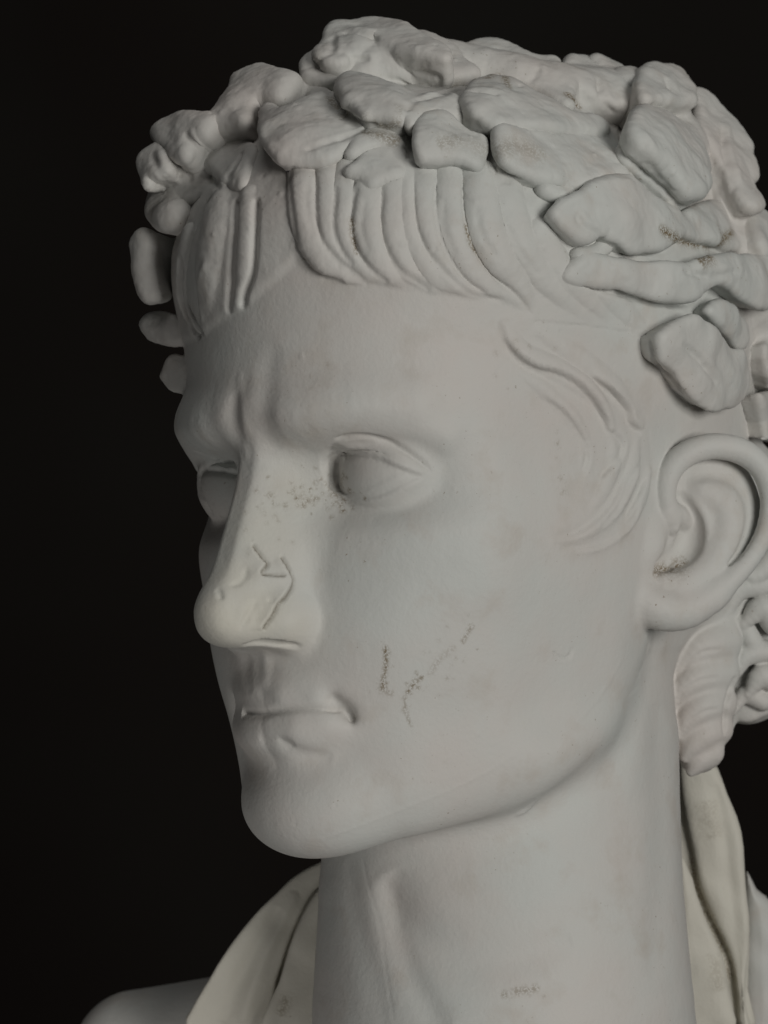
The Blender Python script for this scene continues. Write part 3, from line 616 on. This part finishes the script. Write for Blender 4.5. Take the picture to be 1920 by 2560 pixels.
for cx, cy, sx, sy, n_, a_ in ((775,1235,62,22,60,.75), (850,1245,22,18,30,.8), (700,1290,60,40,30,.35), (967,1640,6,26,12,.8), (957,1715,12,10,8,.7), (1040,1712,14,14,8,.6), (1168,1590,10,20,8,.5), (1105,1650,36,34,12,.35), (1015,1785,5,20,6,.5), (1300,2480,40,8,12,.5), (1400,1180,10,60,14,.4), (1290,880,50,60,10,.4), (780,950,90,60,16,.3)):
    for _ in range(n_): blot(cx+rng.normal()*sx, cy+rng.normal()*sy, rng.uniform(.025, .085), a_*rng.uniform(.4, 1.2))
# cracks and chips of the mended nose, the seam along the jaw
for p in ([(630,1362),(655,1395),(668,1410),(655,1430),(662,1437),(715,1440)], [(700,1390),(720,1420),(733,1455),(715,1490),(695,1510),(680,1540),(662,1565),(660,1575)]):
    stroke(p, .05, -.1, 'g', (.03, .03)); stroke(p, .04, .8, 'g', (.03, .03), arr=CRACK); stroke(p[::-1], .3, .075, 's', (.1, .1), .01, .1, soft=.025)
for p in ([(620,1420),(605,1450),(575,1465)], [(640,1500),(620,1540),(600,1575)], [(545,1470),(555,1500)], [(668,1500),(690,1505)]): stroke(p, .1, -.06, 'g', (.3, .3), wob=.5)
stroke([(800,2100),(950,2045),(1100,1985),(1210,1935),(1310,1870)], .05, .014, 'g', (.1, .2)); stroke([(1560,1640),(1500,1740),(1420,1830)], .05, .012, 'g')
stroke([(1330,806),(1420,812),(1520,825),(1630,842)], .035, -.05, 'g', (.05, .05)); stroke([(1570,830),(1572,780)], .035, -.03, 'g')
stroke([(1385,1630),(1400,1645),(1425,1640),(1430,1620)], .04, -.05, 'g', (.05, .05))
stroke([(1290,2040),(1320,2020),(1350,1990)], .1, .06, 'g', (.4, .4))
# casting bubbles
for _ in range(330):
    px, py = rng.uniform(450, 1900), rng.uniform(90, 2100); amt = rng.choice([-1, 1], p=[.45, .55])
    big = 1.0 if py < 900 else .6
    if py > 690 and rng.random() < .8: continue
    push(px, py, rng.uniform(.04, .075)*big, amt*rng.uniform(.02, .06)*big)
V = V+NRM*DISP[:, None]
NRM = vnormals(V, Q)

# ---------------------------------------------------------------- materials
def plaster():
    """old cast plaster: cool grey-white, uneven grime, fine pores; dirt and cream stains come from the mesh attributes"""
    m = bpy.data.materials.new('plaster'); m.use_nodes = True; nt = m.node_tree; b = nt.nodes['Principled BSDF']; L = nt.links.new
    def N(t, **kw):
        n = nt.nodes.new(t)
        for k, v in kw.items(): n.inputs[k].default_value = v
        return n
    tc = N('ShaderNodeTexCoord')
    def noise(sc, det=4, ro=.6):
        n = N('ShaderNodeTexNoise', Scale=sc, Detail=det, Roughness=ro); L(tc.outputs['Object'], n.inputs['Vector']); return n.outputs['Fac']
    def ramp(f, p0, p1, c0=(0, 0, 0, 1), c1=(1, 1, 1, 1)):
        r = N('ShaderNodeValToRGB'); e = r.color_ramp.elements; e[0].position, e[1].position = p0, p1; e[0].color, e[1].color = c0, c1; L(f, r.inputs[0]); return r.outputs[0]
    def mix(f, a, c, mode='MIX'):
        n = nt.nodes.new('ShaderNodeMix'); n.data_type = 'RGBA'; n.blend_type = mode
        if isinstance(f, float): n.inputs[0].default_value = f
        else: L(f, n.inputs[0])
        for i, v in ((6, a), (7, c)):
            if isinstance(v, tuple): n.inputs[i].default_value = v
            else: L(v, n.inputs[i])
        return n.outputs[2]
    def math_(op, a, c):
        n = nt.nodes.new('ShaderNodeMath'); n.operation = op
        for i, v in ((0, a), (1, c)):
            if isinstance(v, (int, float)): n.inputs[i].default_value = v
            else: L(v, n.inputs[i])
        return n.outputs[0]
    def attr(nm):
        n = nt.nodes.new('ShaderNodeAttribute'); n.attribute_name = nm; return n.outputs['Fac']
    col = mix(ramp(noise(16), .36, .68), (.552, .566, .545, 1), (.572, .538, .51, 1))
    col = mix(ramp(noise(60, 5), .55, .8), col, (.50, .47, .43, 1))
    col = mix(math_('MULTIPLY', attr('cream'), .85), col, (.60, .578, .505, 1))
    speck = ramp(noise(900, 2, .5), .70, .76)
    col = mix(math_('MULTIPLY', speck, ramp(noise(40, 3), .5, .62)), col, (.30, .26, .21, 1))
    dn = math_('MULTIPLY', ramp(noise(1500, 2, .6), .40, .52), ramp(noise(300, 3, .6), .30, .48))
    col = mix(math_('MULTIPLY', attr('dirt'), dn), col, (.16, .115, .055, 1))
    col = mix(attr('crack'), col, (.13, .11, .08, 1))
    L(col, b.inputs['Base Color'])
    b.inputs['Roughness'].default_value = .62; b.inputs['Specular IOR Level'].default_value = .35
    h = math_('ADD', math_('MULTIPLY', noise(700, 3, .6), .5), math_('MULTIPLY', noise(130, 4, .55), 1.2))
    bp = N('ShaderNodeBump', Strength=.22, Distance=.0012); L(h, bp.inputs['Height']); L(bp.outputs[0], b.inputs['Normal'])
    return m
PL = plaster()
def mesh_obj(name, V, Q, N, mat, parent=None, attrs=None):
    me = bpy.data.meshes.new(name); me.vertices.add(len(V)); me.vertices.foreach_set('co', (V*.01).astype(f32).ravel())
    me.loops.add(len(Q)*4); me.loops.foreach_set('vertex_index', Q.astype(np.int32).ravel())
    me.polygons.add(len(Q)); me.polygons.foreach_set('loop_start', np.arange(0, len(Q)*4, 4, dtype=np.int32))
    me.polygons.foreach_set('use_smooth', np.ones(len(Q), bool))
    me.update(calc_edges=True); me.materials.append(mat)
    for k_, a_ in (attrs or {}).items():
        at_ = me.attributes.new(k_, 'FLOAT', 'POINT'); at_.data.foreach_set('value', a_.astype(f32))
    me.normals_split_custom_set_from_vertices(N.astype(f32).tolist())
    o = bpy.data.objects.new(name, me); SC.collection.objects.link(o); o.parent = parent
    return o
root = bpy.data.objects.new('bust', None); SC.collection.objects.link(root)
root['label'] = 'pale grey plaster bust of a wreathed young man, head turned aside'; root['category'] = 'bust'
REG = LAB.astype(int).copy()
REG[(LAB == 0) & (HSD > .05) & ~neckish] = 100
FR = np.sort(REG[Q], 1)[:, 1]                       # region of each face
def region(name, keep, parent, **props):
    f = Q[np.isin(FR, keep)]
    if len(f) < 20: return None
    ids, inv = np.unique(f, return_inverse=True); f = inv.reshape(f.shape)
    o = mesh_obj(name, V[ids], f, NRM[ids], PL, parent, dict(dirt=DIRT[ids], cream=CREAM[ids], crack=CRACK[ids]))
    for k_, v_ in props.items(): o[k_] = v_
    return o
region('body', [0], root)
hair = region('hair', [100], root)
for i in list(range(300, 300+len(LOCKS)))+list(range(330, 342)): region('hair_lock', [i], hair)
wreath = region('wreath', [101], root)
for i in range(1, 1+len(LEAVES)): region('leaf', [i], wreath)
drape = region('drapery', [200], root, label='cream coloured drapery edge round the neck')
collar = region('drapery', [205], root, label='stained cream cloth standing behind the neck')
for i in (201, 202): region('drapery_fold', [i], drape)
for i in (203, 204): region('drapery_fold', [i], collar)
m = bpy.data.materials.new('dark_cloth'); m.use_nodes = True; nt = m.node_tree; bs = nt.nodes['Principled BSDF']
bs.inputs['Roughness'].default_value = .95; bs.inputs['Specular IOR Level'].default_value = .1
nz = nt.nodes.new('ShaderNodeTexNoise'); nz.inputs['Scale'].default_value = 1.3; nz.inputs['Detail'].default_value = 3
rp = nt.nodes.new('ShaderNodeValToRGB'); rp.color_ramp.elements[0].color = (.014, .009, .008, 1); rp.color_ramp.elements[1].color = (.022, .022, .0195, 1)
rp.color_ramp.elements[0].position = .35; rp.color_ramp.elements[1].position = .65
tc = nt.nodes.new('ShaderNodeTexCoord'); nt.links.new(tc.outputs['Object'], nz.inputs['Vector']); nt.links.new(nz.outputs['Fac'], rp.inputs[0]); nt.links.new(rp.outputs[0], bs.inputs['Base Color'])
bm_v = []; bm_f = []; nx = 60    # hanging cloth with shallow folds, 1.3 m behind the bust
cb = (AIM+fw*130); rt = np.cross(fw, [0, 0, 1]); rt /= np.linalg.norm(rt)
for j in (0, 1):
    for i in range(nx+1):
        t = (i/nx-.5)*500; p = cb+rt*t; p = p+fw*3*math.sin(t*.09+.6*math.sin(t*.05)); bm_v.append(((p[0])*.01, p[1]*.01, (-140+320*j)*.01))
bm_f = [(i, i+1, nx+2+i, nx+1+i) for i in range(nx)]
me = bpy.data.meshes.new('backdrop'); me.from_pydata(bm_v, [], bm_f); me.update(); me.materials.append(m)
for p in me.polygons: p.use_smooth = True
bd = bpy.data.objects.new('backdrop', me); SC.collection.objects.link(bd); bd['kind'] = 'structure'
sm = bd.modifiers.new('thick', 'SOLIDIFY'); sm.thickness = .004
print('done', round(time.time()-t0, 1))
